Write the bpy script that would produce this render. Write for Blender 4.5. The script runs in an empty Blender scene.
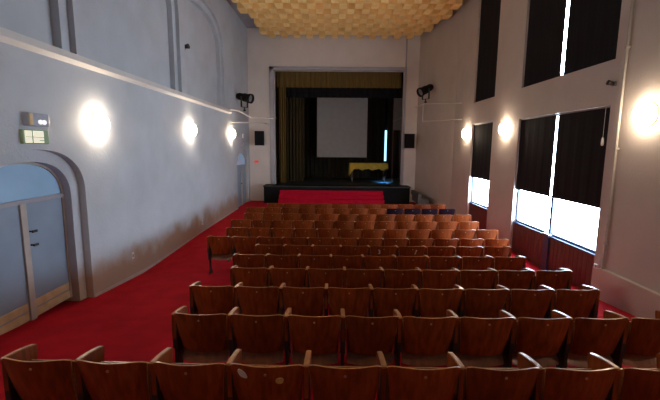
import bpy, bmesh, math, random
from mathutils import Vector, Matrix
random.seed(7)
C = bpy.context.scene.collection
sc = bpy.context.scene

# ------------------------------------------------------------------ materials
def mat(name, col, rough=0.6, metal=0.0, emit=None, estr=0.0, spec=0.5, noise=0.0, nscale=6.0,
        bump=0.0, bscale=60.0, coat=0.0, stretch=(1, 1, 1), objrand=0.0):
    m = bpy.data.materials.new(name); m.use_nodes = True
    nt = m.node_tree; b = nt.nodes['Principled BSDF']
    b.inputs['Roughness'].default_value = rough
    b.inputs['Metallic'].default_value = metal
    b.inputs['Specular IOR Level'].default_value = spec
    b.inputs['Base Color'].default_value = (*col, 1)
    if coat:
        b.inputs['Coat Weight'].default_value = coat
        b.inputs['Coat Roughness'].default_value = 0.15
    if emit:
        b.inputs['Emission Color'].default_value = (*emit, 1)
        b.inputs['Emission Strength'].default_value = estr
    if noise or bump:
        tc = nt.nodes.new('ShaderNodeTexCoord'); mp = nt.nodes.new('ShaderNodeMapping')
        mp.inputs['Scale'].default_value = stretch
        nt.links.new(tc.outputs['Object'], mp.inputs['Vector'])
    if noise:
        n = nt.nodes.new('ShaderNodeTexNoise'); n.inputs['Scale'].default_value = nscale
        n.inputs['Detail'].default_value = 6
        vec = mp.outputs['Vector']
        if objrand:
            oi = nt.nodes.new('ShaderNodeObjectInfo'); ad = nt.nodes.new('ShaderNodeVectorMath')
            sca = nt.nodes.new('ShaderNodeMath'); sca.operation = 'MULTIPLY'; sca.inputs[1].default_value = 37
            nt.links.new(oi.outputs['Random'], sca.inputs[0])
            nt.links.new(vec, ad.inputs[0]); nt.links.new(sca.outputs[0], ad.inputs[1]); vec = ad.outputs[0]
        nt.links.new(vec, n.inputs['Vector'])
        r = nt.nodes.new('ShaderNodeValToRGB')
        r.color_ramp.elements[0].position = 0.3; r.color_ramp.elements[1].position = 0.7
        r.color_ramp.elements[0].color = (*[c * (1 - noise) for c in col], 1)
        r.color_ramp.elements[1].color = (*[min(1, c * (1 + noise)) for c in col], 1)
        nt.links.new(n.outputs['Fac'], r.inputs['Fac'])
        out = r.outputs['Color']
        if objrand:
            h = nt.nodes.new('ShaderNodeHueSaturation')
            mr = nt.nodes.new('ShaderNodeMapRange')
            mr.inputs['To Min'].default_value = 1 - objrand; mr.inputs['To Max'].default_value = 1 + objrand
            nt.links.new(oi.outputs['Random'], mr.inputs['Value']); nt.links.new(mr.outputs[0], h.inputs['Value'])
            nt.links.new(out, h.inputs['Color']); out = h.outputs['Color']
        nt.links.new(out, b.inputs['Base Color'])
    if bump:
        n2 = nt.nodes.new('ShaderNodeTexNoise'); n2.inputs['Scale'].default_value = bscale
        n2.inputs['Detail'].default_value = 4
        bp = nt.nodes.new('ShaderNodeBump'); bp.inputs['Strength'].default_value = bump
        bp.inputs['Distance'].default_value = 0.02
        nt.links.new(mp.outputs['Vector'], n2.inputs['Vector'])
        nt.links.new(n2.outputs['Fac'], bp.inputs['Height']); nt.links.new(bp.outputs['Normal'], b.inputs['Normal'])
    return m

def left_wall_mat():
    """painted plaster with the brown damp stains that climb the foot of this wall"""
    m = mat('plaster_left', (0.45, 0.485, 0.535), 0.7, noise=0.07, nscale=1.5, bump=0.25, bscale=25)  # bluer than the other plaster, cast of the daylight put into the base colour
    nt = m.node_tree; b = nt.nodes['Principled BSDF']
    src = b.inputs['Base Color'].links[0].from_socket
    tc = nt.nodes.new('ShaderNodeTexCoord'); sep = nt.nodes.new('ShaderNodeSeparateXYZ')
    nt.links.new(tc.outputs['Object'], sep.inputs[0])
    n = nt.nodes.new('ShaderNodeTexNoise'); n.inputs['Scale'].default_value = 1.3; n.inputs['Detail'].default_value = 7
    nt.links.new(tc.outputs['Object'], n.inputs['Vector'])
    h = nt.nodes.new('ShaderNodeMapRange')
    h.inputs['From Min'].default_value = 0.25; h.inputs['From Max'].default_value = 1.25
    h.inputs['To Min'].default_value = 0.28; h.inputs['To Max'].default_value = -0.35
    nt.links.new(sep.outputs['Z'], h.inputs['Value'])
    add = nt.nodes.new('ShaderNodeMath'); nt.links.new(n.outputs['Fac'], add.inputs[0]); nt.links.new(h.outputs[0], add.inputs[1])
    rp = nt.nodes.new('ShaderNodeValToRGB')
    rp.color_ramp.elements[0].position = 0.47; rp.color_ramp.elements[1].position = 0.72
    nt.links.new(add.outputs[0], rp.inputs['Fac'])
    mx = nt.nodes.new('ShaderNodeMix'); mx.data_type = 'RGBA'
    nt.links.new(rp.outputs['Color'], mx.inputs['Factor']); nt.links.new(src, mx.inputs['A'])
    mx.inputs['B'].default_value = (0.38, 0.28, 0.21, 1)
    nt.links.new(mx.outputs['Result'], b.inputs['Base Color'])
    return m

M = {}
M['wall_l'] = left_wall_mat()
M['wall'] = mat('plaster', (0.47, 0.415, 0.38), 0.7, noise=0.06, nscale=1.2, bump=0.25, bscale=25)
M['wall_f'] = mat('plaster_front', (0.58, 0.535, 0.52), 0.7, noise=0.06, nscale=1.2, bump=0.2, bscale=25)
M['trim'] = mat('grey_paint', (0.33, 0.335, 0.385), 0.6, noise=0.05, nscale=3)
M['ledge'] = mat('cream_paint', (0.62, 0.60, 0.58), 0.6, noise=0.04, nscale=3)
M['arch'] = mat('beige_paint', (0.42, 0.37, 0.33), 0.6, noise=0.1, nscale=4)
M['carpet'] = mat('red_carpet', (0.36, 0.006, 0.014), 0.95, spec=0.1, noise=0.16, nscale=3.0, bump=0.5, bscale=220)
M['stair_carpet'] = mat('stair_carpet', (0.42, 0.006, 0.028), 0.95, spec=0.1, noise=0.1, nscale=5, bump=0.4, bscale=200)
M['tile'] = mat('acoustic_tile', (0.90, 0.63, 0.26), 0.85, noise=0.12, nscale=2.2, bump=0.15, bscale=40)
M['wood'] = mat('varnished_wood', (0.180, 0.036, 0.006), 0.45, spec=0.22, noise=0.35, nscale=5, stretch=(5, 5, 0.7), coat=0.08, objrand=0.22)
M['wood_seat'] = mat('seat_plywood', (0.18, 0.052, 0.012), 0.38, noise=0.3, nscale=5, stretch=(4, 4, 1), objrand=0.2)
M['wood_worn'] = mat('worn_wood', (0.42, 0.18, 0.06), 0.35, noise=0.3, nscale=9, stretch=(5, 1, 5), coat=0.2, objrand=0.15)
M['iron'] = mat('black_iron', (0.014, 0.012, 0.012), 0.5, noise=0.2, nscale=12)
M['brass'] = mat('number_disc', (0.45, 0.33, 0.2), 0.4, metal=0.5, noise=0.1, nscale=40)
M['purple'] = mat('purple_cloth', (0.012, 0.005, 0.012), 0.9, spec=0.1, noise=0.3, nscale=10)
M['blind'] = mat('blackout_cloth', (0.012, 0.011, 0.013), 0.85, spec=.15, noise=0.12, nscale=3, stretch=(1, 6, 0.4))
M['daylight'] = mat('daylit_pane', (0.8, 0.9, 1), 0.3, emit=(0.68, 0.84, 1.0), estr=24)
M['slit'] = mat('daylit_slit', (0.5, 0.8, 1), 0.3, emit=(0.42, 0.78, 1.0), estr=1.6)
M['panel'] = mat('brown_panelling', (0.085, 0.04, 0.026), 0.45, noise=0.3, nscale=4, stretch=(1, 5, 0.5))
M['frame_dk'] = mat('dark_frame', (0.025, 0.055, 0.12), 0.4, noise=0.15, nscale=6)
M['door'] = mat('blue_grey_door', (0.22, 0.29, 0.385), 0.4, noise=0.08, nscale=2)
M['fan'] = mat('fanlight_glass', (0.22, 0.29, 0.38), 0.12, emit=(.25, .5, .8), estr=.16, noise=0.08, nscale=2)
M['kick'] = mat('kick_leak_tan', (0.60, 0.47, 0.28), 0.25, metal=0.1, noise=0.2, nscale=4)  # tan brightened to carry the light leaking under the door
M['shade'] = mat('lit_glass', (1, 0.9, 0.75), 0.4, emit=(1.0, 0.80, 0.58), estr=56)
M['plate'] = mat('lamp_plate', (0.5, 0.42, 0.3), 0.35, metal=0.5, noise=0.1, nscale=9)
M['black'] = mat('stage_black', (0.007, 0.007, 0.009), 0.85, spec=0.15, noise=0.2, nscale=5)
M['stage_floor'] = mat('stage_boards', (0.018, 0.026, 0.026), 0.5, noise=0.25, nscale=3, stretch=(5, 0.6, 1))
M['drape'] = mat('dark_drape', (0.022, 0.015, 0.008), 0.9, noise=0.3, nscale=3, stretch=(5, 5, 0.4))
M['gold'] = mat('gold_curtain', (0.105, 0.062, 0.006), 0.75, noise=0.25, nscale=3, stretch=(6, 6, 0.4))
M['olive'] = mat('olive_curtain', (0.035, 0.024, 0.005), 0.85, noise=0.3, nscale=3, stretch=(6, 6, 0.4))
M['screen'] = mat('screen_cloth', (0.30, 0.29, 0.29), 0.8, noise=0.05, nscale=4)
M['cloth'] = mat('mustard_cloth', (0.48, 0.31, 0.03), 0.8, noise=0.15, nscale=6)
M['white'] = mat('white_plastic', (0.7, 0.7, 0.7), 0.4, noise=0.03, nscale=10)
M['pipe'] = mat('pipe_paint', (0.36, 0.33, 0.30), 0.6, noise=0.06, nscale=6)
M['grey'] = mat('grey_metal', (0.22, 0.22, 0.23), 0.45, metal=0.3, noise=0.1, nscale=10)
M['red'] = mat('red_sign', (0.7, 0.03, 0.02), 0.4, emit=(1, 0.05, 0.03), estr=0.25)
M['sign_cream'] = mat('sign_cream', (0.8, 0.78, 0.6), 0.4, emit=(1, 0.95, 0.7), estr=0.35)
M['sign_green'] = mat('sign_green', (0.22, 0.36, 0.22), 0.4)
M['emerg'] = mat('grey_blue_box', (0.30, 0.34, 0.42), 0.3, noise=0.1, nscale=9)
M['bulb'] = mat('clear_bulb', (0.85, 0.85, 0.9), 0.15, emit=(1, 1, 1), estr=0.6)
M['bluelens'] = mat('blue_lens', (0.1, 0.4, 0.9), 0.2, emit=(0.2, 0.6, 1), estr=1.0)
M['step'] = mat('dark_step', (0.06, 0.055, 0.052), 0.6, noise=0.2, nscale=5)
M['leaf'] = mat('pale_sticker', (0.62, 0.55, 0.48), 0.5, noise=0.1, nscale=30)
M['tan'] = mat('tan_label', (0.50, 0.30, 0.10), 0.5, noise=0.1, nscale=30)
M['flat'] = mat('grey_flat', (0.16, 0.155, 0.15), 0.7, noise=0.1, nscale=3)

# ------------------------------------------------------------------ mesh helpers
class MB:
    def __init__(s): s.bm = bmesh.new()
    def _mi(s, faces, mi):
        for f in faces: f.material_index = mi
    def box(s, x0, x1, y0, y1, z0, z1, bev=0.0, mi=0, mtx=None, seg=2):
        b2 = bmesh.new(); bmesh.ops.create_cube(b2, size=1)
        for v in b2.verts:
            v.co = Vector((x0 + (v.co.x + .5) * (x1 - x0), y0 + (v.co.y + .5) * (y1 - y0), z0 + (v.co.z + .5) * (z1 - z0)))
        if bev: bmesh.ops.bevel(b2, geom=b2.edges[:], offset=bev, segments=seg, affect='EDGES', profile=0.6)
        return s._merge(b2, mi, mtx)
    def cyl(s, p0, p1, r, r2=None, n=16, mi=0, cap=True):
        p0 = Vector(p0); p1 = Vector(p1); d = p1 - p0
        b2 = bmesh.new()
        bmesh.ops.create_cone(b2, cap_ends=cap, segments=n, radius1=r, radius2=r if r2 is None else r2, depth=d.length)
        m = Matrix.Translation((p0 + p1) / 2) @ d.to_track_quat('Z', 'Y').to_matrix().to_4x4()
        return s._merge(b2, mi, m)
    def prism(s, pts, axis, a, b, mi=0, bev=0.0):
        """polygon in the two other axes, extruded along axis from a to b"""
        b2 = bmesh.new()
        def mk(u, v, t): return {'x': (t, u, v), 'y': (u, t, v), 'z': (u, v, t)}[axis]
        A = [b2.verts.new(mk(u, v, a)) for u, v in pts]; B = [b2.verts.new(mk(u, v, b)) for u, v in pts]
        b2.faces.new(A); b2.faces.new(B[::-1]); n = len(pts)
        for i in range(n): b2.faces.new((A[i], B[i], B[(i + 1) % n], A[(i + 1) % n]))
        bmesh.ops.recalc_face_normals(b2, faces=b2.faces[:])
        if bev:
            es = [e for e in b2.edges if e.calc_face_angle(0) > 0.6]
            bmesh.ops.bevel(b2, geom=es, offset=bev, segments=2, affect='EDGES')
        return s._merge(b2, mi, None)
    def lathe(s, prof, n=24, mtx=None, mi=0):
        b2 = bmesh.new(); rings = []
        for r, z in prof:
            if r < 1e-6: rings.append([b2.verts.new((0, 0, z))])
            else: rings.append([b2.verts.new((r * math.cos(2 * math.pi * k / n), r * math.sin(2 * math.pi * k / n), z)) for k in range(n)])
        for A, B in zip(rings, rings[1:]):
            for k in range(n):
                a0, a1 = A[k % len(A)], A[(k + 1) % len(A)]; b0, b1 = B[k % len(B)], B[(k + 1) % len(B)]
                vs = []
                for v in (a0, a1, b1, b0):
                    if v not in vs: vs.append(v)
                if len(vs) > 2: b2.faces.new(vs)
        bmesh.ops.recalc_face_normals(b2, faces=b2.faces[:])
        return s._merge(b2, mi, mtx)
    def sheet(s, fn, nu, nv, thk_vec, mi=0, mi_edge=None):
        """solid panel: fn(u,v) gives the back surface, thk_vec(u,v) the offset to the front one"""
        b2 = bmesh.new()
        A = [[b2.verts.new(fn(i / nu, j / nv)) for j in range(nv + 1)] for i in range(nu + 1)]
        B = [[b2.verts.new(Vector(fn(i / nu, j / nv)) + Vector(thk_vec)) for j in range(nv + 1)] for i in range(nu + 1)]
        e = mi if mi_edge is None else mi_edge
        for i in range(nu):
            for j in range(nv):
                b2.faces.new((A[i][j], A[i + 1][j], A[i + 1][j + 1], A[i][j + 1])).material_index = mi
                b2.faces.new((B[i][j], B[i][j + 1], B[i + 1][j + 1], B[i + 1][j])).material_index = mi
        def side(p):
            for (a0, b0), (a1, b1) in zip(p, p[1:]):
                b2.faces.new((a0, b0, b1, a1)).material_index = e
        side([(A[i][nv], B[i][nv]) for i in range(nu + 1)]); side([(A[i][0], B[i][0]) for i in range(nu + 1)])
        side([(A[0][j], B[0][j]) for j in range(nv + 1)]); side([(A[nu][j], B[nu][j]) for j in range(nv + 1)])
        bmesh.ops.recalc_face_normals(b2, faces=b2.faces[:])
        return s._merge(b2, None, None)
    def _merge(s, b2, mi, mtx):
        if mtx is not None: b2.transform(mtx)
        if mi is not None:
            for f in b2.faces: f.material_index = mi
        me = bpy.data.meshes.new('tmp'); b2.to_mesh(me); b2.free()
        s.bm.from_mesh(me); bpy.data.meshes.remove(me); return s
    def build(s, name, mats, parent=None, smooth=False, **props):
        me = bpy.data.meshes.new(name); s.bm.to_mesh(me); s.bm.free()
        o = bpy.data.objects.new(name, me); C.objects.link(o)
        for m in (mats if isinstance(mats, (list, tuple)) else [mats]): me.materials.append(M[m])
        if smooth:
            for p in me.polygons: p.use_smooth = True
            try: me.set_sharp_from_angle(angle=math.radians(38))
            except Exception: pass
        if parent: o.parent = parent
        for k, v in props.items(): o[k] = v
        return o

def thing(name, label, cat, loc=(0, 0, 0), group=None, rz=0.0):
    o = bpy.data.objects.new(name, None); C.objects.link(o); o.location = loc; o.rotation_euler.z = rz
    o['label'] = label; o['category'] = cat
    if group: o['group'] = group
    o.empty_display_size = 0.1
    return o

def rect(y0, y1, z0, z1): return [(y0, z0), (y1, z0), (y1, z1), (y0, z1)]
def arch(y0, y1, z0, zs, za, n=20, p=2.0):
    c = (y0 + y1) / 2; h = (y1 - y0) / 2; pts = [(y0, z0), (y1, z0)]
    for k in range(n + 1):
        t = math.pi * k / n; ct, st = math.cos(t), math.sin(t)
        pts.append((c + h * math.copysign(abs(ct) ** (2 / p), ct), zs + (za - zs) * abs(st) ** (2 / p)))
    return pts
def cut_wall(wall, cutters, axis):
    """subtract prisms (pts, a, b) from a wall object and bake the result"""
    tmp = []
    for pts, a, b in cutters:
        m = MB(); m.prism(pts, axis, a, b); o = m.build('cutter', 'wall'); tmp.append(o)
        md = wall.modifiers.new('c', 'BOOLEAN'); md.operation = 'DIFFERENCE'; md.solver = 'EXACT'; md.object = o
    dg = bpy.context.evaluated_depsgraph_get(); dg.update()
    me = bpy.data.meshes.new_from_object(wall.evaluated_get(dg))
    wall.modifiers.clear(); old = wall.data; wall.data = me; bpy.data.meshes.remove(old)
    for o in tmp:
        d = o.data; bpy.data.objects.remove(o); bpy.data.meshes.remove(d)

# ------------------------------------------------------------------ layout constants
XL, XR, YF, ZC = -4.30, 5.00, 19.70, 8.50     # left wall, right wall, front wall, ceiling
YB = -0.55
def floor_z(y): return 0.078 * (8.3 - y) if y < 8.3 else (0.0 if y < 9.0 else 0.055 * min(1, (y - 9.0) / 3.0))
def splay_x(y): return XR - (y - 16.0) * (XR - 4.26) / (YF - 16.0)

# ------------------------------------------------------------------ setting
m = MB(); m.prism([(YB - .4, -0.3), (20.2, -0.3), (20.2, .055), (12.0, .055), (9.0, 0), (8.3, 0), (YB - .4, floor_z(YB - .4))], 'x', XL - .7, XR + .6)
m.build('floor', 'carpet', kind='structure')

# ceiling: slab + checkerboard of hanging acoustic blocks, one surface
m = MB(); m.box(XL - .6, XR + .5, YB - .4, 20.1, ZC + .14, ZC + .35, mi=1)
T = 0.305; TY = 0.58; j = 0; y = YF - .03 - TY
while y > 9.5:
    i = 0
    x0 = -3.95 + max(0, (y - 14.0)) * 0.075
    n0 = math.ceil((x0 + 5) / T); x = -5 + n0 * T
    xmax = min(XR, splay_x(y + TY) if y > 15.6 else XR) - 0.01
    while x + T < xmax:
        low = (round((x + 5) / T) + j) % 2 == 0
        zb = (ZC - .33 if low else ZC + .02)
        m.box(x + .006, x + T - .006, y + .006, y + TY - .006, zb, ZC + .15, mi=0)
        x += T
    y -= TY; j += 1
m.build('ceiling', ['tile', 'trim'], kind='structure')

# left wall with stepped blind arches and two arched doorways
m = MB(); m.box(XL - .55, XL, YB - .4, YF + .4, -0.25, ZC + .2)
wl = m.build('wall_left', 'wall_l', kind='structure')
cuts = []
for y1 in (6.60, 11.08, 15.42):
    y0 = y1 - 4.0
    cuts.append((arch(y0, y1, 4.30, 6.45, 7.62, 24, 2.5), XL - .10, XL + .1))
    cuts.append((arch(y0 + .2, y1 - .2, 4.30, 6.40, 7.42, 24, 2.5), XL - .24, XL + .1))
D1 = dict(y0=4.62, y1=6.34); D2 = dict(y0=17.25, y1=19.15)
cuts.append((arch(D1['y0'] - .20, D1['y1'] + .20, 0.0, 2.05, 2.80, 24, 2.4), XL - .12, XL + .1))
cuts.append((arch(D1['y0'], D1['y1'], 0.0, 2.0, 2.62, 24, 2.4), XL - .4, XL + .1))
cuts.append((arch(D2['y0'] - .16, D2['y1'] + .16, 0.0, 1.95, 2.74, 24, 2.0), XL - .05, XL + .1))
cuts.append((arch(D2['y0'], D2['y1'], 0.0, 1.9, 2.58, 24, 2.0), XL - .14, XL + .1))
cut_wall(wl, cuts, 'x')

# right wall, window openings run down to the floor behind the panelling
WA = (7.06, 10.47); WB = (12.15, 13.93)
m = MB(); m.box(XR, XR + .45, YB - .4, 16.0, -0.25, ZC + .2)
wr = m.build('wall_right', 'wall', kind='structure')
cut_wall(wr, [(rect(WA[0], WA[1], -.1, 3.66), XR - .1, XR + .6), (rect(WB[0], WB[1], -.1, 3.72), XR - .1, XR + .6),
              (rect(WA[0], WA[1], 4.46, 8.3), XR - .1, XR + .6), (rect(WB[0], WB[1], 4.46, 8.3), XR - .1, XR + .6)], 'x')
# angled wall between right wall and stage
m = MB(); m.prism([(XR, 16.0), (XR + .45, 16.0), (XR + .45, YF + .3), (splay_x(YF + .3), YF + .3)], 'z', -0.2, ZC + .2)
m.build('wall_right_angled', 'wall', kind='structure')
# front wall with stage opening
OX0, OX1, OZ = -2.98, 3.55, 6.66
m = MB(); m.box(XL - .3, XR + .2, YF, YF + .35, -0.2, ZC + .2)
wf = m.build('wall_front', 'wall_f', kind='structure')
cut_wall(wf, [([(OX0, 0.5), (OX1, 0.5), (OX1, OZ), (OX0, OZ)], YF - .2, YF + .6)], 'y')
m = MB(); m.box(XL - .55, XR + .45, YB - .4, YB - .1, -0.2, ZC + .2)
m.build('wall_rear', 'wall', kind='structure')

# trims
m = MB(); m.prism([(XL - .02, 4.17), (XL + .09, 4.24), (XL + .09, 4.34), (XL - .02, 4.34)], 'y', YB, 16.1)
m.build('trim_1', 'ledge', kind='structure')
m = MB()
fw = 0.17; fl = 0.24  # left band wider, shade of the reveal built into its shape
m.box(OX0 - fl, OX0, YF - .07, YF + .02, 0.93, OZ + fw, bev=.02)
m.box(OX1, OX1 + .10, YF - .07, YF + .02, 0.93, OZ + fw, bev=.02)
m.box(OX0 - fl, OX1 + .10, YF - .07, YF + .02, OZ, OZ + fw, bev=.02)
m.build('trim_2', 'trim', kind='structure')
m = MB(); m.box(OX1 + .02, OX1 + .09, YF - .03, YF + .01, OZ + fw, ZC, bev=.01)
m.build('trim_3', 'trim', kind='structure')
m = MB(); m.box(XR - .07, XR + .02, YB, 6.82, -0.1, 0.70, bev=.015); m.box(XR - .03, XR + .02, 6.82, 7.04, -.1, .66, bev=.01)
m.build('trim_4', 'wall', kind='structure')
m = MB()
for a, b in ((YB, D1['y0'] - .22), (D1['y1'] + .22, D2['y0'] - .18), (D2['y1'] + .18, YF)):
    n = max(1, int((b - a) / 2.0))
    for k in range(n):
        ya, yb_ = a + (b - a) * k / n, a + (b - a) * (k + 1) / n
        m.prism([(ya, floor_z(ya) - .05), (yb_, floor_z(yb_) - .05), (yb_, floor_z(yb_) + .05), (ya, floor_z(ya) + .05)], 'x', XL - .01, XL + .012)
m.build('baseboard_left', 'arch', kind='structure')

# ------------------------------------------------------------------ doors
def door(name, d, zs, za, p, xp, ztr, handles):
    yc = (d['y0'] + d['y1']) / 2; zf = floor_z(yc)
    root = thing(name, 'x', 'door'); del root['label']; del root['category']; root['kind'] = 'structure'
    for s, (a, b) in enumerate(((d['y0'], yc - .055), (yc + .055, d['y1']))):
        lf = MB(); lf.box(xp - .025, xp + .02, a, b, zf + .01, ztr - .03, bev=.004)
        leaf = lf.build('door_leaf', 'door', root)
        k = MB(); k.box(xp + .02, xp + .03, a + .02, b - .02, zf + .02, zf + .15, bev=.003); k.box(xp + .02, xp + .03, a + .02, b - .02, zf + .17, zf + .29, bev=.003)
        if handles: k.build('kick_plate_leak', 'kick', leaf)
        h = MB()
        if handles and s == 1:
            for zz in (1.35, 1.14):
                h.cyl((xp + .02, a + .05, zf + zz), (xp + .08, a + .05, zf + zz), .012, n=10)
                h.box(xp + .065, xp + .09, a + .03, a + .12, zf + zz - .018, zf + zz + .018, bev=.006)
            h.build('door_handle', 'iron', leaf)
        elif not handles and s == 0:
            h.cyl((xp + .02, b - .05, zf + 1.05), (xp + .07, b - .05, zf + 1.05), .025, n=10)
            h.build('door_handle', 'iron', leaf)
    mm = MB(); mm.box(xp - .03, xp + .05, yc - .055, yc + .055, zf, ztr, bev=.008); mm.build('mullion', 'arch', root)
    t = MB(); t.box(xp - .03, xp + .05, d['y0'], d['y1'], ztr - .035, ztr + .035, bev=.006); t.build('transom', 'trim', root)
    f = MB(); f.prism(arch(d['y0'], d['y1'], ztr + .035, zs, za, 24, p), 'x', xp - .02, xp + .012); f.build('fanlight', 'fan', root)
    fr = MB(); A = arch(d['y0'], d['y1'], zf, zs, za, 24, p); I = arch(d['y0'] + .035, d['y1'] - .035, zf, zs, za - .035, 24, p)
    b2 = fr.bm; n = len(A)
    va = [[b2.verts.new((x, u, v)) for u, v in P] for P, x in ((A, xp - .03), (I, xp - .03), (A, xp + .04), (I, xp + .04))]
    for i in range(1, n):
        q = (i + 1) % n
        b2.faces.new((va[2][i], va[2][q], va[3][q], va[3][i])); b2.faces.new((va[3][i], va[3][q], va[1][q], va[1][i]))
        b2.faces.new((va[0][i], va[0][q], va[2][q], va[2][i]))
    bmesh.ops.recalc_face_normals(b2, faces=b2.faces[:])
    fr.build('door_frame', 'arch', root)
    return root
door('door_1', D1, 2.0, 2.62, 2.4, XL - .29, 2.03, True)
door('door_2', D2, 1.9, 2.58, 2.0, XL - .10, 1.95, False)

# ------------------------------------------------------------------ windows
def window(name, y0, y1, z0, z1, mull, panel):
    root = thing(name, 'x', 'window'); del root['label']; del root['category']; root['kind'] = 'structure'
    xp = XR + .16
    g = MB(); g.box(xp, xp + .02, y0, y1, z0, z1); g.build('window_pane', 'daylight', root)
    f = MB(); w = .05
    f.box(xp - .05, xp + .0, y0, y0 + w, z0, z1, bev=.005); f.box(xp - .05, xp, y1 - w, y1, z0, z1, bev=.005)
    f.box(xp - .05, xp, y0, y1, z1 - w, z1, bev=.005); f.box(xp - .05, xp, y0, y1, z0, z0 + w, bev=.005)
    f.build('window_frame', 'frame_dk', root)
    if mull:
        mm = MB(); mm.box(xp - .07, xp, mull - .04, mull + .04, z0, z1, bev=.006); mm.build('mullion', 'frame_dk', root)
    b = MB(); b.box(xp + .05, xp + .12, y0 - .02, y1 + .02, z0 - .02, z1 + .02); b.build('outer_board', 'frame_dk', root)
    if panel:
        p = MB(); n = int((y1 - y0) / .14)
        for k in range(n):
            a = y0 + (y1 - y0) * k / n; c = y0 + (y1 - y0) * (k + 1) / n
            p.box(XR + .06, XR + .16, a + .003, c - .003, -.05, z0 - .03, bev=.004, seg=1)
        p.build('panelling', 'panel', root)
        s = MB(); s.box(XR + .04, XR + .17, y0, y1, z0 - .035, z0, bev=.006); s.build('window_sill', 'frame_dk', root)
        if mull:
            s = MB(); s.box(XR + .02, XR + .07, mull - .11, mull + .11, -.05, z0 + .01, bev=.008); s.build('post', 'frame_dk', root)
            s = MB(); s.box(XR + .0, XR + .09, mull - .13, mull + .13, z0 + .01, z0 + .04, bev=.006); s.build('post_cap', 'trim', root)
    return root
window('window_1', WA[0], WA[1], .86, 3.66, 8.76, True)
window('window_2', WB[0], WB[1], .90, 3.72, None, True)
window('window_3', WA[0], WA[1], 4.46, 8.3, None, False)
window('window_4', WB[0], WB[1], 4.46, 8.3, None, False)

def blind(label, y0, y1, z0, z1, sag=0.0, rod=True):
    r = thing('blackout_blind', label, 'blind', (XR + .055, (y0 + y1) / 2, z1), 'blackout blinds on the tall windows')
    hw = (y1 - y0) / 2; H = z1 - z0; n = 44; ph = random.random() * 6
    def fn(u, v):
        yy = -hw + 2 * hw * u
        wv = (.0025) * math.sin(u * 30 + ph) + .0015 * math.sin(u * 71 + 2 * ph)
        return (wv * (1 - .5 * v), yy, -H + sag * (u - .5) + (H - sag * (u - .5)) * v)
    s = MB(); s.sheet(fn, n, 6, (.006, 0, 0)); s.build('cloth', 'blind', r, smooth=True)
    if rod:
        t = MB(); t.cyl((-.005, -hw, .0), (-.005, hw, .0), .018, n=10); t.build('rail', 'grey', r)
    return r
blind('dark blackout blind on the lower large window, half farther from the camera', 8.825, WA[1] - .005, 1.765, 3.64)
blind('dark blackout blind on the lower large window, half nearer the camera', WA[0] + .005, 8.715, 1.76, 3.64)
blind('dark blackout blind on the upper large window, half farther from the camera', 8.825, WA[1] - .005, 4.40, 8.28)
blind('dark blackout blind on the upper large window, half nearer the camera, hanging lower', WA[0] + .005, 8.70, 4.305, 8.28)
blind('narrow dark blackout blind on the lower farther window, beside the stage corner', WB[0] + .13, WB[1] - .005, 1.83, 3.70)
blind('narrow dark blackout blind on the upper farther window, highest beside the stage corner', WB[0] + .005, WB[1] - .005, 4.345, 8.28)

# ------------------------------------------------------------------ theatre seats
W = 0.556
def back_fn(u, v):
    t = 2 * u - 1
    w = .212 + .046 * v
    z = .475 + .425 * v - (.018 * abs(t) ** 8 if v > .5 else 0) * (2 * v - 1)
    y = .085 * (1 - v) + .060 * t * t - .012 * math.sin(math.pi * v)
    return (w * t, y, z)
def seat_fn(u, v):
    t = 2 * u - 1
    w = .232 + .004 * (1 - abs(2 * v - 1) ** 3)
    z = .325 + .42 * v + (.035 * t * t if v < .12 else .0)
    y = .135 + .15 * v + .035 * math.sin(v * math.pi * 1.1)
    return (w * t, y, z)
def arm_mesh(mb, x):
    pts = [(.092, .60), (.09, .80), (.084, .862), (.10, .870), (.20, .862), (.30, .845), (.37, .828), (.382, .810), (.376, .77), (.355, .68), (.30, .60)]
    mb.prism(pts, 'x', x - .021, x + .021, bev=.005)
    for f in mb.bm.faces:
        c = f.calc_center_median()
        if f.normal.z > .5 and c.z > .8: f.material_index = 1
def leg_mesh(mb, x):
    mb.box(x - .018, x + .018, .11, .30, .33, .602, bev=.004)
    mb.box(x - .013, x + .013, .16, .235, .0, .34, bev=.003)
    mb.box(x - .024, x + .024, .095, .125, .5, .80, bev=.004)
    mb.box(x - .022, x + .022, .09, .31, -.005, .022, bev=.005)
    mb.prism([(.12, .02), (.28, .02), (.23, .12), (.165, .12)], 'x', x - .012, x + .012)
    mb.cyl((x - .029, .20, .44), (x + .029, .20, .44), .018, n=10)
def make_seat(back_mat):
    r = thing('theatre_seat', 'x', 'seat')
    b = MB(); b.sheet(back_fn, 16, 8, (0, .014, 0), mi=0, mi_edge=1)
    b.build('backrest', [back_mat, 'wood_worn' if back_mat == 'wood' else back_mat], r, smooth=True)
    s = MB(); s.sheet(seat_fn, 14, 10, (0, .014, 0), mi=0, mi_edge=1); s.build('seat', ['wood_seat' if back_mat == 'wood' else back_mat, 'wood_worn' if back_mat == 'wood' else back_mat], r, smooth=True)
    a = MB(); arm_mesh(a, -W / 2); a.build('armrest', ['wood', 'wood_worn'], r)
    l = MB(); leg_mesh(l, -W / 2); l.build('leg', 'iron', r)
    n = MB(); y0 = back_fn(.5, .86); n.cyl((0, y0[1] + .002, y0[2]), (0, y0[1] - .004, y0[2] - .001), .010, n=12); n.build('number_disc', 'brass', r)
    return r
PROTO = {'wood': make_seat('wood'), 'purple': make_seat('purple')}
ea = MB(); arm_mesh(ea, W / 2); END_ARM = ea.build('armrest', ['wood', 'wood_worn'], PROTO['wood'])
el = MB(); leg_mesh(el, W / 2); END_LEG = el.build('leg', 'iron', PROTO['wood'])
ORD = ['', 'first', 'second', 'third', 'fourth', 'fifth', 'sixth', 'seventh', 'eighth', 'ninth', 'tenth', 'eleventh', 'twelfth']
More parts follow.
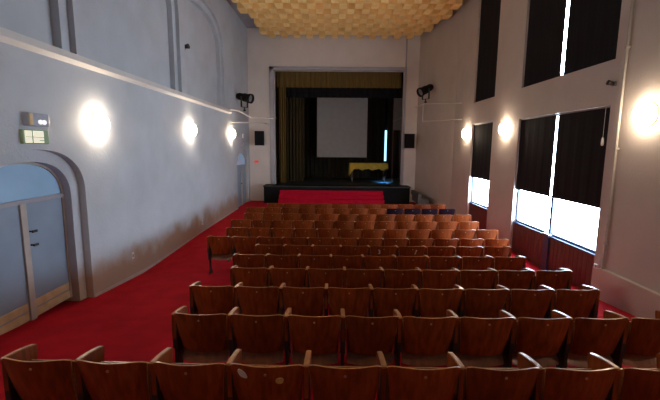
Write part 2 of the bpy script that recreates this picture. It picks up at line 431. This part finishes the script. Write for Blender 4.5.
ROWNAME = {1: 'the row nearest the camera', 12: 'the row closest to the stage'}
ROWS = [  # row distance, left edge, number of seats
    (2.45, -2.425, 9), (3.414, -1.555, 9), (4.343, -1.735, 9), (5.275, -1.480, 9), (6.210, -1.690, 9), (7.141, -1.500, 9),
    (8.072, -2.770, 12), (9.010, -2.600, 12), (9.930, -2.730, 12), (10.890, -2.590, 12), (11.840, -2.740, 12), (12.760, -2.230, 11)]
used = set()
def copy_part(o, root):
    c = o.copy(); C.objects.link(c); c.parent = root; return c
for ri, (ry, rx, n) in enumerate(ROWS, 1):
    for k in range(n):
        kind = 'purple' if (ri == 11 and k >= 8) else 'wood'
        p = PROTO[kind]
        if kind not in used:
            r = p; used.add(kind); parts = [c for c in p.children if c not in (END_ARM, END_LEG)]
            if kind == 'wood':
                END_ARM.parent = None; END_LEG.parent = None; KEEP = parts
            else: KEEPP = parts
        else:
            r = p.copy(); C.objects.link(r)
            for c in (KEEP if kind == 'wood' else KEEPP): copy_part(c, r)
        cx = rx + (.561 if ri == 1 else W) * (k + .5); arc = .006
        cy = ry + arc * (cx - .6) ** 2; r.location = (cx, cy, floor_z(cy + .15)); r.rotation_euler.z = 2 * arc * (cx - .6)
        if k == n - 1:
            copy_part(END_ARM, r); copy_part(END_LEG, r)
        left = k + 1 <= (n + 1) // 2
        pos = (ORD[k + 1] if left else ORD[n - k]); end = 'left end' if left else 'right end'
        pos = f'{pos} from the {end}' if pos != 'first' else f'at the {end}'
        rn = ROWNAME.get(ri, f'the {ORD[ri]} row from the camera')
        look = {'wood': 'varnished wooden', 'purple': 'dark purple cloth'}[kind]
        r['label'] = f'{look} seat {pos} of {rn}'
        r['category'] = 'seat'; r['group'] = f'seats in {rn}'
        if ri == 1 and k == 3:
            s = MB()
            for (cx, cz, a, bb, ang) in ((-.165, .832, .036, .021, -.75),):
                pts = []
                for q in range(16):
                    t = 2 * math.pi * q / 16; px, pz = a * math.cos(t) * (1 + .25 * math.cos(2 * t)), bb * math.sin(t)
                    pts.append((cx + px * math.cos(ang) - pz * math.sin(ang), cz + px * math.sin(ang) + pz * math.cos(ang)))
                yy = .019 + .05 * (cx / .25) ** 2 - .010
                s.prism(pts, 'y', yy - .006, yy + .006)
            s.build('sticker', 'leaf', r, label='pale leaf-shaped sticker')
            s = MB(); pts = [(.10 + .028 * math.cos(2 * math.pi * q / 20), .795 + .019 * math.sin(2 * math.pi * q / 20)) for q in range(20)]
            s.prism(pts, 'y', .005, .024); s.build('sticker', 'tan', r, label='oval tan label')
            r['label'] = 'wooden seat with pale leaf sticker and oval tan label in the nearest row'
        if ri == 6 and k in (4, 5):      # loose figures on two backs
            fc = bpy.data.curves.new('figure', 'FONT'); fc.body = '3' if k == 4 else '7'; fc.size = .12; fc.extrude = .002
            fo = bpy.data.objects.new('figure', fc); dgx = bpy.context.evaluated_depsgraph_get(); C.objects.link(fo); dgx.update()
            me = bpy.data.meshes.new_from_object(fo.evaluated_get(bpy.context.evaluated_depsgraph_get()))
            bpy.data.objects.remove(fo)
            me.materials.clear(); me.materials.append(M['leaf'])
            o = bpy.data.objects.new('figure_sticker', me); C.objects.link(o); o.parent = r
            o.rotation_euler = (math.radians(90), 0, 0); o.location = (-.12 if k == 4 else .03, .003 + .012, .745)
            r['label'] = f'wooden seat in the sixth row with pale figure {"3" if k == 4 else "7"} on its back'
for o in (END_ARM, END_LEG): bpy.data.objects.remove(o)

# ------------------------------------------------------------------ wall lamps
def lamp(side, y, z, label):
    s = 1 if side == 'l' else -1
    x = XL if side == 'l' else XR
    r = thing('wall_lamp', label, 'lamp', (x, y, z), 'lit wall lamps along both side walls')
    ry = Matrix.Rotation(math.radians(90) * s, 4, 'Y')
    b = MB(); b.lathe([(0, 0), (.20, 0), (.20, .015), (.175, .03), (0, .03)], 28, ry); b.build('mounting_plate', 'plate', r, smooth=True)
    g = MB(); g.lathe([(.17, .03), (.19, .05), (.185, .10), (.15, .145), (.09, .172), (0, .178)], 28, ry); g.build('lamp_shade', 'shade', r, smooth=True)
    k = MB(); k.cyl((.178 * s, 0, 0), (.198 * s, 0, 0), .012, n=10); k.build('finial', 'plate', r)
lamp('l', 7.01, 3.25, 'lit wall lamp on the left wall nearest the camera, right of green sign')
lamp('l', 11.56, 3.34, 'lit wall lamp on the left wall, middle of its three')
lamp('l', 16.20, 3.38, 'lit wall lamp on the left wall nearest the stage')
lamp('l', 2.45, 3.25, 'unseen wall lamp added on the left wall to light the nearest rows')  # out of view, continues the series, added to brighten near and middle rows
lamp('r', 1.60, 3.42, 'unseen wall lamp added on the right wall to light the nearest rows')  # unseen counterpart on the right, added to light the seat backs
lamp('r', 6.20, 3.42, 'lit wall lamp on the right wall nearest the camera, beyond vertical pipe')
lamp('r', 11.21, 3.42, 'lit wall lamp on the right wall between the two window bays')
lamp('r', 14.40, 3.40, 'lit wall lamp on the right wall nearest the stage')

# ------------------------------------------------------------------ stage
SZ = 0.93
m = MB(); m.box(-3.45, 3.86, 18.9, YF, 0, SZ, mi=0); m.box(-3.9, 4.2, YF + .02, 25.2, SZ - .4, SZ, mi=0)
m.box(-3.48, 3.90, 18.86, YF - .08, SZ - .06, SZ + .0, bev=.012, mi=1)
m.build('stage', ['black', 'stage_floor'], kind='structure')
bpy.data.objects['stage'].data.polygons.foreach_set('material_index', [1 if p.normal.z > .9 else p.material_index for p in bpy.data.objects['stage'].data.polygons])
m = MB(); m.box(-4.4, -4.2, YF + .35, 25.4, 0, 8.4); m.box(4.3, 4.5, YF + .35, 25.4, 0, 8.4); m.box(-4.4, 4.5, 25.2, 25.4, 0, 8.4); m.box(-4.4, 4.5, YF + .35, 25.4, 8.4, 8.5)
m.build('wall_stage', 'black', kind='structure')

r = thing('stage_stairs', 'wide red carpeted stairs leading up to the black stage', 'stairs', (-.05, 18.4, .055))
for k in range(4):
    s = MB(); z1 = .72 - .18 * k
    z1 -= .05; s.box(-2.56, 2.54, .48 - .27 * (k + 1) , .45, 0 if k == 3 else z1 - .18, z1, bev=.015); s.build('step', 'stair_carpet', r)
r = thing('side_steps', 'small black steps beside the right end of the stage', 'stairs', (3.9, 18.1, .055))
for k, (x1, z1) in enumerate(((.17, .73), (.50, .52), (.74, .27))):
    s = MB(); s.box(0.005, x1, -.85, (.75, .45, -.42)[k], 0 if k == 2 else (.52, .27)[k], z1, bev=.01); s.build('step', 'step', r)

def curtain(name, label, cat, x0, x1, y, z0, z1, matname, folds, amp, group=None, ph=0.0, rail=True):
    r = thing(name, label, cat, ((x0 + x1) / 2, y, z1), group)
    hw = (x1 - x0) / 2; n = max(24, int(folds * 8))
    def fn(u, v):
        a = amp * (math.sin(u * folds * 2 * math.pi + ph) + .35 * math.sin(u * folds * 4.7 * math.pi + 1 + ph))
        return (-hw + 2 * hw * u + .3 * amp * math.sin(u * folds * 4 * math.pi + ph), a * (1 - .4 * v), -(z1 - z0) * (1 - v))
    s = MB(); s.sheet(fn, n, 6, (0, .012, 0)); s.build('cloth', matname, r, smooth=True)
    if rail:
        t = MB(); t.cyl((-hw, 0, .02), (hw, 0, .02), .025, n=10); t.build('rail', 'iron', r)
    return r
curtain('stage_valance', 'pleated gold valance across the top of the stage opening', 'curtain', -2.95, 3.52, 20.35, 5.92, 6.85, 'gold', 24, .035)
curtain('stage_border', 'black border cloth hanging behind the gold valance', 'curtain', -2.75, 3.75, 20.9, 5.48, 6.95, 'black', 20, .03)
curtain('stage_curtain', 'olive gold curtain gathered at the left of the stage opening', 'curtain', -2.86, -2.50, 20.45, SZ + .01, 6.8, 'gold', 3, .06)
curtain('stage_curtain', 'dark olive curtain leg behind the left gold curtain', 'curtain', -2.90, -1.65, 21.6, SZ + .01, 6.9, 'olive', 7, .08)
curtain('stage_curtain', 'dark brown curtain leg at the right side of the stage', 'curtain', 2.93, 3.5, 20.75, SZ + .01, 5.3, 'drape', 4, .05) if False else None
curtain('stage_backdrop', 'dark brown pleated backdrop behind the white screen, left and middle', 'curtain', -3.7, 3.25, 24.2, SZ + .01, 7.6, 'drape', 26, .07)
curtain('stage_backdrop', 'dark backdrop curtain right of the thin daylight gap', 'curtain', 3.375, 4.25, 24.2, SZ + .01, 7.6, 'drape', 4, .07)
# daylight gap behind the backdrop
w5 = MB(); w5.box(3.02, 3.46, 24.75, 24.8, 2.0, 3.95); w5.build('window_5', 'slit', kind='structure')

r = thing('projection_screen', 'white projection screen hanging in front of dark backdrop on the stage', 'screen', (.53, 22.9, 5.76))
s = MB(); s.box(-1.49, 1.49, -.008, .008, -3.48, 0, bev=.003); s.build('screen_cloth', 'screen', r)
s = MB(); s.cyl((-1.53, 0, .03), (1.53, 0, .03), .035, n=12); s.build('top_roller', 'grey', r)
s = MB(); s.cyl((-1.5, 0, -3.49), (1.5, 0, -3.49), .02, n=12); s.build('bottom_bar', 'grey', r)

r = thing('long_table', 'long dark table on the stage under a mustard cloth', 'table', (2.06, 22.3, SZ))
s = MB(); s.box(-1.05, 1.05, -.4, .4, .96, 1.01, bev=.01); s.build('tabletop', 'panel', r)
for sx in (-.95, .95):
    for sy in (-.33, .33):
        s = MB(); s.box(sx - .035, sx + .035, sy - .035, sy + .035, 0, .96, bev=.008); s.build('leg', 'panel', r)
def cloth():
    mb = MB(); b2 = mb.bm; nx, ny = 48, 20; hx, hy = 1.09, .43
    top = 1.022
    rows = []
    P = []
    per = []
    K = 120
    for k in range(K):
        t = k / K * 2 * (2 * hx + 2 * hy) / 1.0
        s_ = t / 2 * 1.0 * 2 / 2
        d = k / K * 4 * (hx + hy)
        if d < 2 * hx: p = (-hx + d, -hy)
        elif d < 2 * hx + 2 * hy: p = (hx, -hy + d - 2 * hx)
        elif d < 4 * hx + 2 * hy: p = (hx - (d - 2 * hx - 2 * hy), hy)
        else: p = (-hx, hy - (d - 4 * hx - 2 * hy))
        per.append(p)
    c = b2.verts.new((0, 0, top)); rings = []
    for lv in range(8):
        ring = []
        for k, (x, y) in enumerate(per):
            if lv < 3: f = (.4, .8, .99)[lv]; ring.append(b2.verts.new((x * f, y * f, top)))
            else:
                drop = .34 + .06 * math.sin(k * .55) + (.34 * max(0, 1 - (x + hx) / .22) if x < -hx + .22 else 0)
                q = (lv - 3) / 4
                sp = 1.0 + .02 * q + .012 * q * math.sin(k * .9)
                ring.append(b2.verts.new((x * sp, y * (1 + .05 * q + .03 * q * math.sin(k * .9)), top - .006 - drop * q)))
        rings.append(ring)
    for k in range(K): b2.faces.new((c, rings[0][k], rings[0][(k + 1) % K]))
    for A, B in zip(rings, rings[1:]):
        for k in range(K): b2.faces.new((A[k], B[k], B[(k + 1) % K], A[(k + 1) % K]))
    bmesh.ops.recalc_face_normals(b2, faces=b2.faces[:])
    o = mb.build('tablecloth', 'cloth', None, smooth=True)
    md = o.modifiers.new('s', 'SOLIDIFY'); md.thickness = .006; md.offset = 1
    return o
o = cloth(); o.location = (2.06, 22.3, SZ); o['label'] = 'mustard yellow cloth draped over the long table on the stage'; o['category'] = 'tablecloth'

# floor floodlight with blue gel, standing on the stage beside the table
FX, FY = 2.83, 20.55
r = thing('stage_floodlight', 'dark floodlight on the stage casting blue light on the boards', 'light', (FX, FY, SZ))
s = MB(); s.cyl((0, 0, .012), (0, 0, .40), .018, n=12); s.build('stand', 'iron', r)
s = MB(); s.lathe([(0, 0), (.14, 0), (.14, .012), (.03, .03), (0, .03)], 20); s.build('base', 'iron', r, smooth=True)
tilt = Matrix.Translation((0, .03, .52)) @ Matrix.Rotation(math.radians(205), 4, 'X')
s = MB(); s.lathe([(0, -.13), (.06, -.13), (.075, -.09), (.085, .03), (.12, .10), (.115, .10), (.08, .03)], 20, tilt); s.build('housing', 'black', r, smooth=True)
s = MB(); s.cyl((-.105, -.05, .47), (-.115, 0, .40), .01, n=8); s.cyl((.105, -.05, .47), (.115, 0, .40), .01, n=8); s.cyl((-.115, 0, .40), (.115, 0, .40), .01, n=8); s.build('yoke', 'iron', r)
s = MB(); s.lathe([(0, .06), (.092, .06), (.092, .066), (0, .066)], 20, tilt); s.build('lens', 'bluelens', r)
ld = bpy.data.lights.new('floodlight_beam', 'SPOT'); ld.energy = 420; ld.color = (.12, .45, 1); ld.spot_size = math.radians(84); ld.spot_blend = .8; ld.shadow_soft_size = .05
lo = bpy.data.objects.new('floodlight_beam', ld); C.objects.link(lo); lo.parent = r; lo.location = (0, .11, .36); lo.rotation_euler = (math.radians(44), 0, 0)

# scenery flat leaning at stage right
r = thing('scenery_flat', 'tall grey scenery flat leaning at the right side of the stage', 'panel', (3.62, 21.6, SZ))
s = MB(); s.box(-.28, .20, -.03, .03, 2.9, 5.2, bev=.01); s.build('board', 'flat', r)
s = MB(); s.box(-.28, -.22, -.02, .05, 0, 2.9, bev=.005); s.build('leg', 'panel', r)
s = MB(); s.box(.14, .20, -.02, .05, 0, 2.9, bev=.005); s.build('leg', 'panel', r)
s = MB(); s.prism([(-.28, 3.35), (.20, 3.55), (.20, 3.62), (-.28, 3.42)], 'y', -.05, -.03); s.build('batten', 'grey', r)

# ------------------------------------------------------------------ loudspeakers, spotlights, bars
def speaker(x, z, label, yaw):
    r = thing('loudspeaker', label, 'speaker', (x, YF - .19, z), 'loudspeakers beside the stage', yaw)
    s = MB(); s.box(-.235, .235, -.15, .12, 0, .72, bev=.012); s.build('cabinet', 'black', r)
    s = MB(); s.box(-.215, .215, -.16, -.149, .02, .70, bev=.004); s.build('grille', 'black', r)
    s = MB(); s.box(-.04, .04, .11, .17, .25, .45, bev=.005); s.build('bracket', 'iron', r)
speaker(-3.74, 2.92, 'black loudspeaker on the wall left of the stage opening', .22)
speaker(3.87, 2.84, 'black loudspeaker on the wall right of the stage opening', 0)

def tube(name, pts, rad, matname, parent=None, **kw):
    s = MB()
    for a, b in zip(pts, pts[1:]): s.cyl(a, b, rad, n=10)
    for p in pts[1:-1]: s.lathe([(0, -rad), (rad * .7, -rad * .7), (rad, 0), (rad * .7, rad * .7), (0, rad)], 10, Matrix.Translation(p))
    return s.build(name, matname, parent, smooth=True, **kw)
tube('lighting_bar', [(XL + .04, 15.9, 4.38), (-4.05, 16.5, 4.38), (-3.75, 17.6, 4.17), (-2.95, 18.7, 4.22), (-2.92, YF - .12, 4.3)], .036, 'ledge',
     label='pale pipe bar bridging the left corner beside the stage', category='pipe')
tube('lighting_bar', [(XL + .02, 16.3, 3.86), (-3.9, 17.2, 3.92), (-3.3, 18.4, 3.98), (-3.3, YF - .02, 3.98)], .02, 'ledge',
     label='thin bar below the pale pipe in the left corner', category='pipe')
tube('lighting_bar', [(4.12, YF - .02, 4.86), (4.16, 17.9, 4.86), (4.75, 16.6, 4.75), (XR - .02, 15.2, 4.6)], .018, 'ledge',
     label='thin pale bar crossing the right corner below the spotlight', category='pipe')
tube('lighting_bar', [(4.05, 17.6, 4.82), (4.05, 17.6, 4.05), (4.6, 16.6, 4.02), (XR - .02, 15.0, 3.98)], .014, 'ledge',
     label='thin bent pipe hanging below the pale bar in the right corner', category='pipe')

def spot(loc, rz, label, down):
    r = thing('stage_spotlight', label, 'spotlight', loc, 'spotlights hung in the corners beside the stage', rz)
    tl = Matrix.Translation((0, 0, .30)) @ Matrix.Rotation(math.radians(down), 4, 'X') @ Matrix.Rotation(math.radians(90), 4, 'X')
    s = MB(); s.lathe([(0, -.28), (.09, -.28), (.12, -.2), (.12, -.02), (.14, .0), (.14, .20), (.16, .22), (.16, .30), (.13, .30), (.12, .1)], 22, tl); s.build('housing', 'black', r, smooth=True)
    s = MB(); s.lathe([(0, .22), (.125, .22), (.125, .23), (0, .23)], 20, tl); s.build('lens', 'grey', r)
    s = MB(); s.box(-.17, -.155, -.03, .03, -.02, .32, bev=.004); s.box(.155, .17, -.03, .03, -.02, .32, bev=.004); s.box(-.17, .17, -.03, .03, -.035, -.02, bev=.004); s.build('yoke', 'iron', r)
    s = MB(); s.cyl((0, 0, -.12), (0, 0, -.03), .02, n=10); s.box(-.03, .03, -.03, .03, -.16, -.10, bev=.005); s.build('clamp', 'iron', r)
    r.scale = (1.3, 1.3, 1.3)
spot((-3.90, 17.05, 4.60), math.radians(65), 'black spotlight above the pale pipe in the left corner', 12)
spot((4.20, 17.82, 5.10), math.radians(-62), 'black spotlight above the thin bar in the right corner', 25)

# ------------------------------------------------------------------ signs and small fittings
r = thing('emergency_light', 'grey twin-bulb emergency light above the green sign', 'light', (XL, 5.52, 3.13))
s = MB(); s.box(-.01, .09, -.19, .19, 0, .185, bev=.012); s.build('box', 'emerg', r)
s = MB(); s.box(.085, .10, -.185, -.13, .01, .175, bev=.003); s.build('side_strip', 'kick', r)
for yy in (.0, .07):
    s = MB(); s.lathe([(.03, 0), (.034, .02), (.02, .04), (0, .045)], 14, Matrix.Translation((.088, yy, .06)) @ Matrix.Rotation(math.radians(90), 4, 'Y')); s.build('bulb', 'bulb', r, smooth=True)
r = thing('exit_sign', 'green and cream lit exit sign above the arched double door', 'sign', (XL, 5.49, 2.88))
s = MB(); s.box(-.01, .05, -.24, .24, 0, .20, bev=.012); s.build('housing', 'sign_green', r)
s = MB(); s.box(.049, .056, -.215, .13, .015, .185, bev=.002); s.build('face', 'sign_cream', r)
s = MB(); s.box(.055, .059, -.20, .22, .092, .100); s.box(.055, .059, -.09, -.075, .015, .185); s.box(.055, .059, .04, .20, .045, .055); s.build('marking', 'sign_green', r)

r = thing('exit_sign', 'small red sign on the wall left of the stage', 'sign', (-3.95, YF, 2.02))
s = MB(); s.box(-.10, .10, -.025, .01, 0, .13, bev=.006); s.build('plate', 'red', r)
s = MB(); s.box(-.085, .085, -.029, -.024, .02, .03); s.box(-.085, .085, -.029, -.024, .10, .11); s.build('border', 'white', r)

def box_fit(name, label, cat, loc, sx, sy, sz, matname, group=None, rz=0, knob=None):
    r = thing(name, label, cat, loc, group, rz)
    s = MB(); s.box(-sx, sx, -sy, sy, -sz, sz, bev=min(sx, sy, sz) * .3); s.build('plate', matname, r)
    if knob:
        s = MB(); s.box(*knob, bev=.002); s.build('insert', 'grey', r)
    return r
box_fit('wall_socket', 'white wall socket low on the left wall nearer the door', 'socket', (XL + .008, 7.9, .52), .012, .05, .07, 'white', 'sockets on the left wall', knob=(.01, .016, -.02, .02, -.03, .03))
box_fit('wall_socket', 'white wall socket low on the left wall farther along the aisle', 'socket', (XL + .008, 12.3, .36), .012, .05, .07, 'white', 'sockets on the left wall', knob=(.01, .016, -.02, .02, -.03, .03))
box_fit('wall_socket', 'small white socket on the right wall beside the brown panelling', 'socket', (XR - .035, 6.94, .69), .012, .05, .04, 'white', knob=(-.016, -.01, -.02, .02, -.02, .02))
box_fit('door_lamp', 'small white fitting over the far arched door, upper of two', 'fitting', (XL + .02, 18.25, 3.36), .03, .07, .09, 'white', knob=(.02, .035, -.03, .03, -.03, .03))
box_fit('door_lamp', 'small grey fitting just above the far arched door, lower of two', 'fitting', (XL + .02, 18.25, 2.98), .03, .07, .07, 'grey', knob=(.02, .035, -.03, .03, -.03, .03))
r = thing('wall_bracket', 'small grey bracket lamp high in the left wall arch', 'fitting', (XL - .24, 11.98, 5.83))
s = MB(); s.box(-.01, .03, -.08, .08, -.08, .08, bev=.01); s.build('plate', 'grey', r)
s = MB(); s.cyl((.02, 0, 0), (.16, -.02, .02), .05, .075, n=14); s.build('head', 'iron', r)
r = thing('wall_bracket', 'small dark bracket on the right wall between upper and lower near windows', 'fitting', (XR, 7.02, 4.02))
s = MB(); s.box(-.02, .01, -.05, .05, -.04, .04, bev=.005); s.build('plate', 'grey', r)
s = MB(); s.cyl((-.01, 0, .0), (-.12, .01, .03), .03, .045, n=12); s.build('head', 'iron', r)
r = thing('blind_pull', 'small white pull hanging at the edge of the lower near blind', 'fitting', (XR - .01, 7.16, 2.93))
s = MB(); s.lathe([(0, 0), (.02, .01), (.026, .05), (.02, .13), (.006, .16), (0, .16)], 12); s.build('handle', 'white', r, smooth=True)
s = MB(); s.cyl((0, 0, .155), (0, 0, .70), .003, n=6); s.build('cord', 'white', r)
r = thing('vertical_pipe', 'cream vertical pipe on the right wall between window and lamp', 'pipe', (XR - .045, 6.75, .66))
s = MB(); s.cyl((0, 0, 0), (0, 0, ZC - .66), .022, n=14); s.build('tube', 'pipe', r, smooth=True)
s = MB()
for zz in (.5, 2.2, 3.9, 5.6): s.box(-.026, .044, -.03, .03, zz, zz + .04, bev=.005)
s.build('clips', 'pipe', r)

# ------------------------------------------------------------------ light, world, camera
w = bpy.data.worlds.new('World'); sc.world = w; w.use_nodes = True
w.node_tree.nodes['Background'].inputs[0].default_value = (.5, .6, .8, 1); w.node_tree.nodes['Background'].inputs[1].default_value = .3

cd = bpy.data.cameras.new('camera'); cam = bpy.data.objects.new('camera', cd); C.objects.link(cam); sc.camera = cam
cd.sensor_fit = 'HORIZONTAL'; cd.sensor_width = 36.0; cd.lens = 380.0 / 660.0 * 36.0; cd.clip_start = .05; cd.clip_end = 100
yaw, pitch, roll = 0.0067136, 0.1386373, 0.008
F = Vector((-math.sin(yaw) * math.cos(pitch), math.cos(yaw) * math.cos(pitch), -math.sin(pitch)))
R = Vector((math.cos(yaw), math.sin(yaw), 0)); U = R.cross(F)
R2 = math.cos(roll) * R + math.sin(roll) * U; U2 = -math.sin(roll) * R + math.cos(roll) * U
mw = Matrix((R2, U2, -F)).transposed().to_4x4(); mw.translation = (0, 0, 2.87)
cam.matrix_world = mw

vs = sc.view_settings; vs.view_transform = 'Standard'; vs.look = 'None'; vs.gamma = 1; vs.use_curve_mapping = False; vs.exposure = 0.45
sc.cycles.max_bounces = 10; sc.cycles.diffuse_bounces = 6
sc.cycles.use_denoising = True
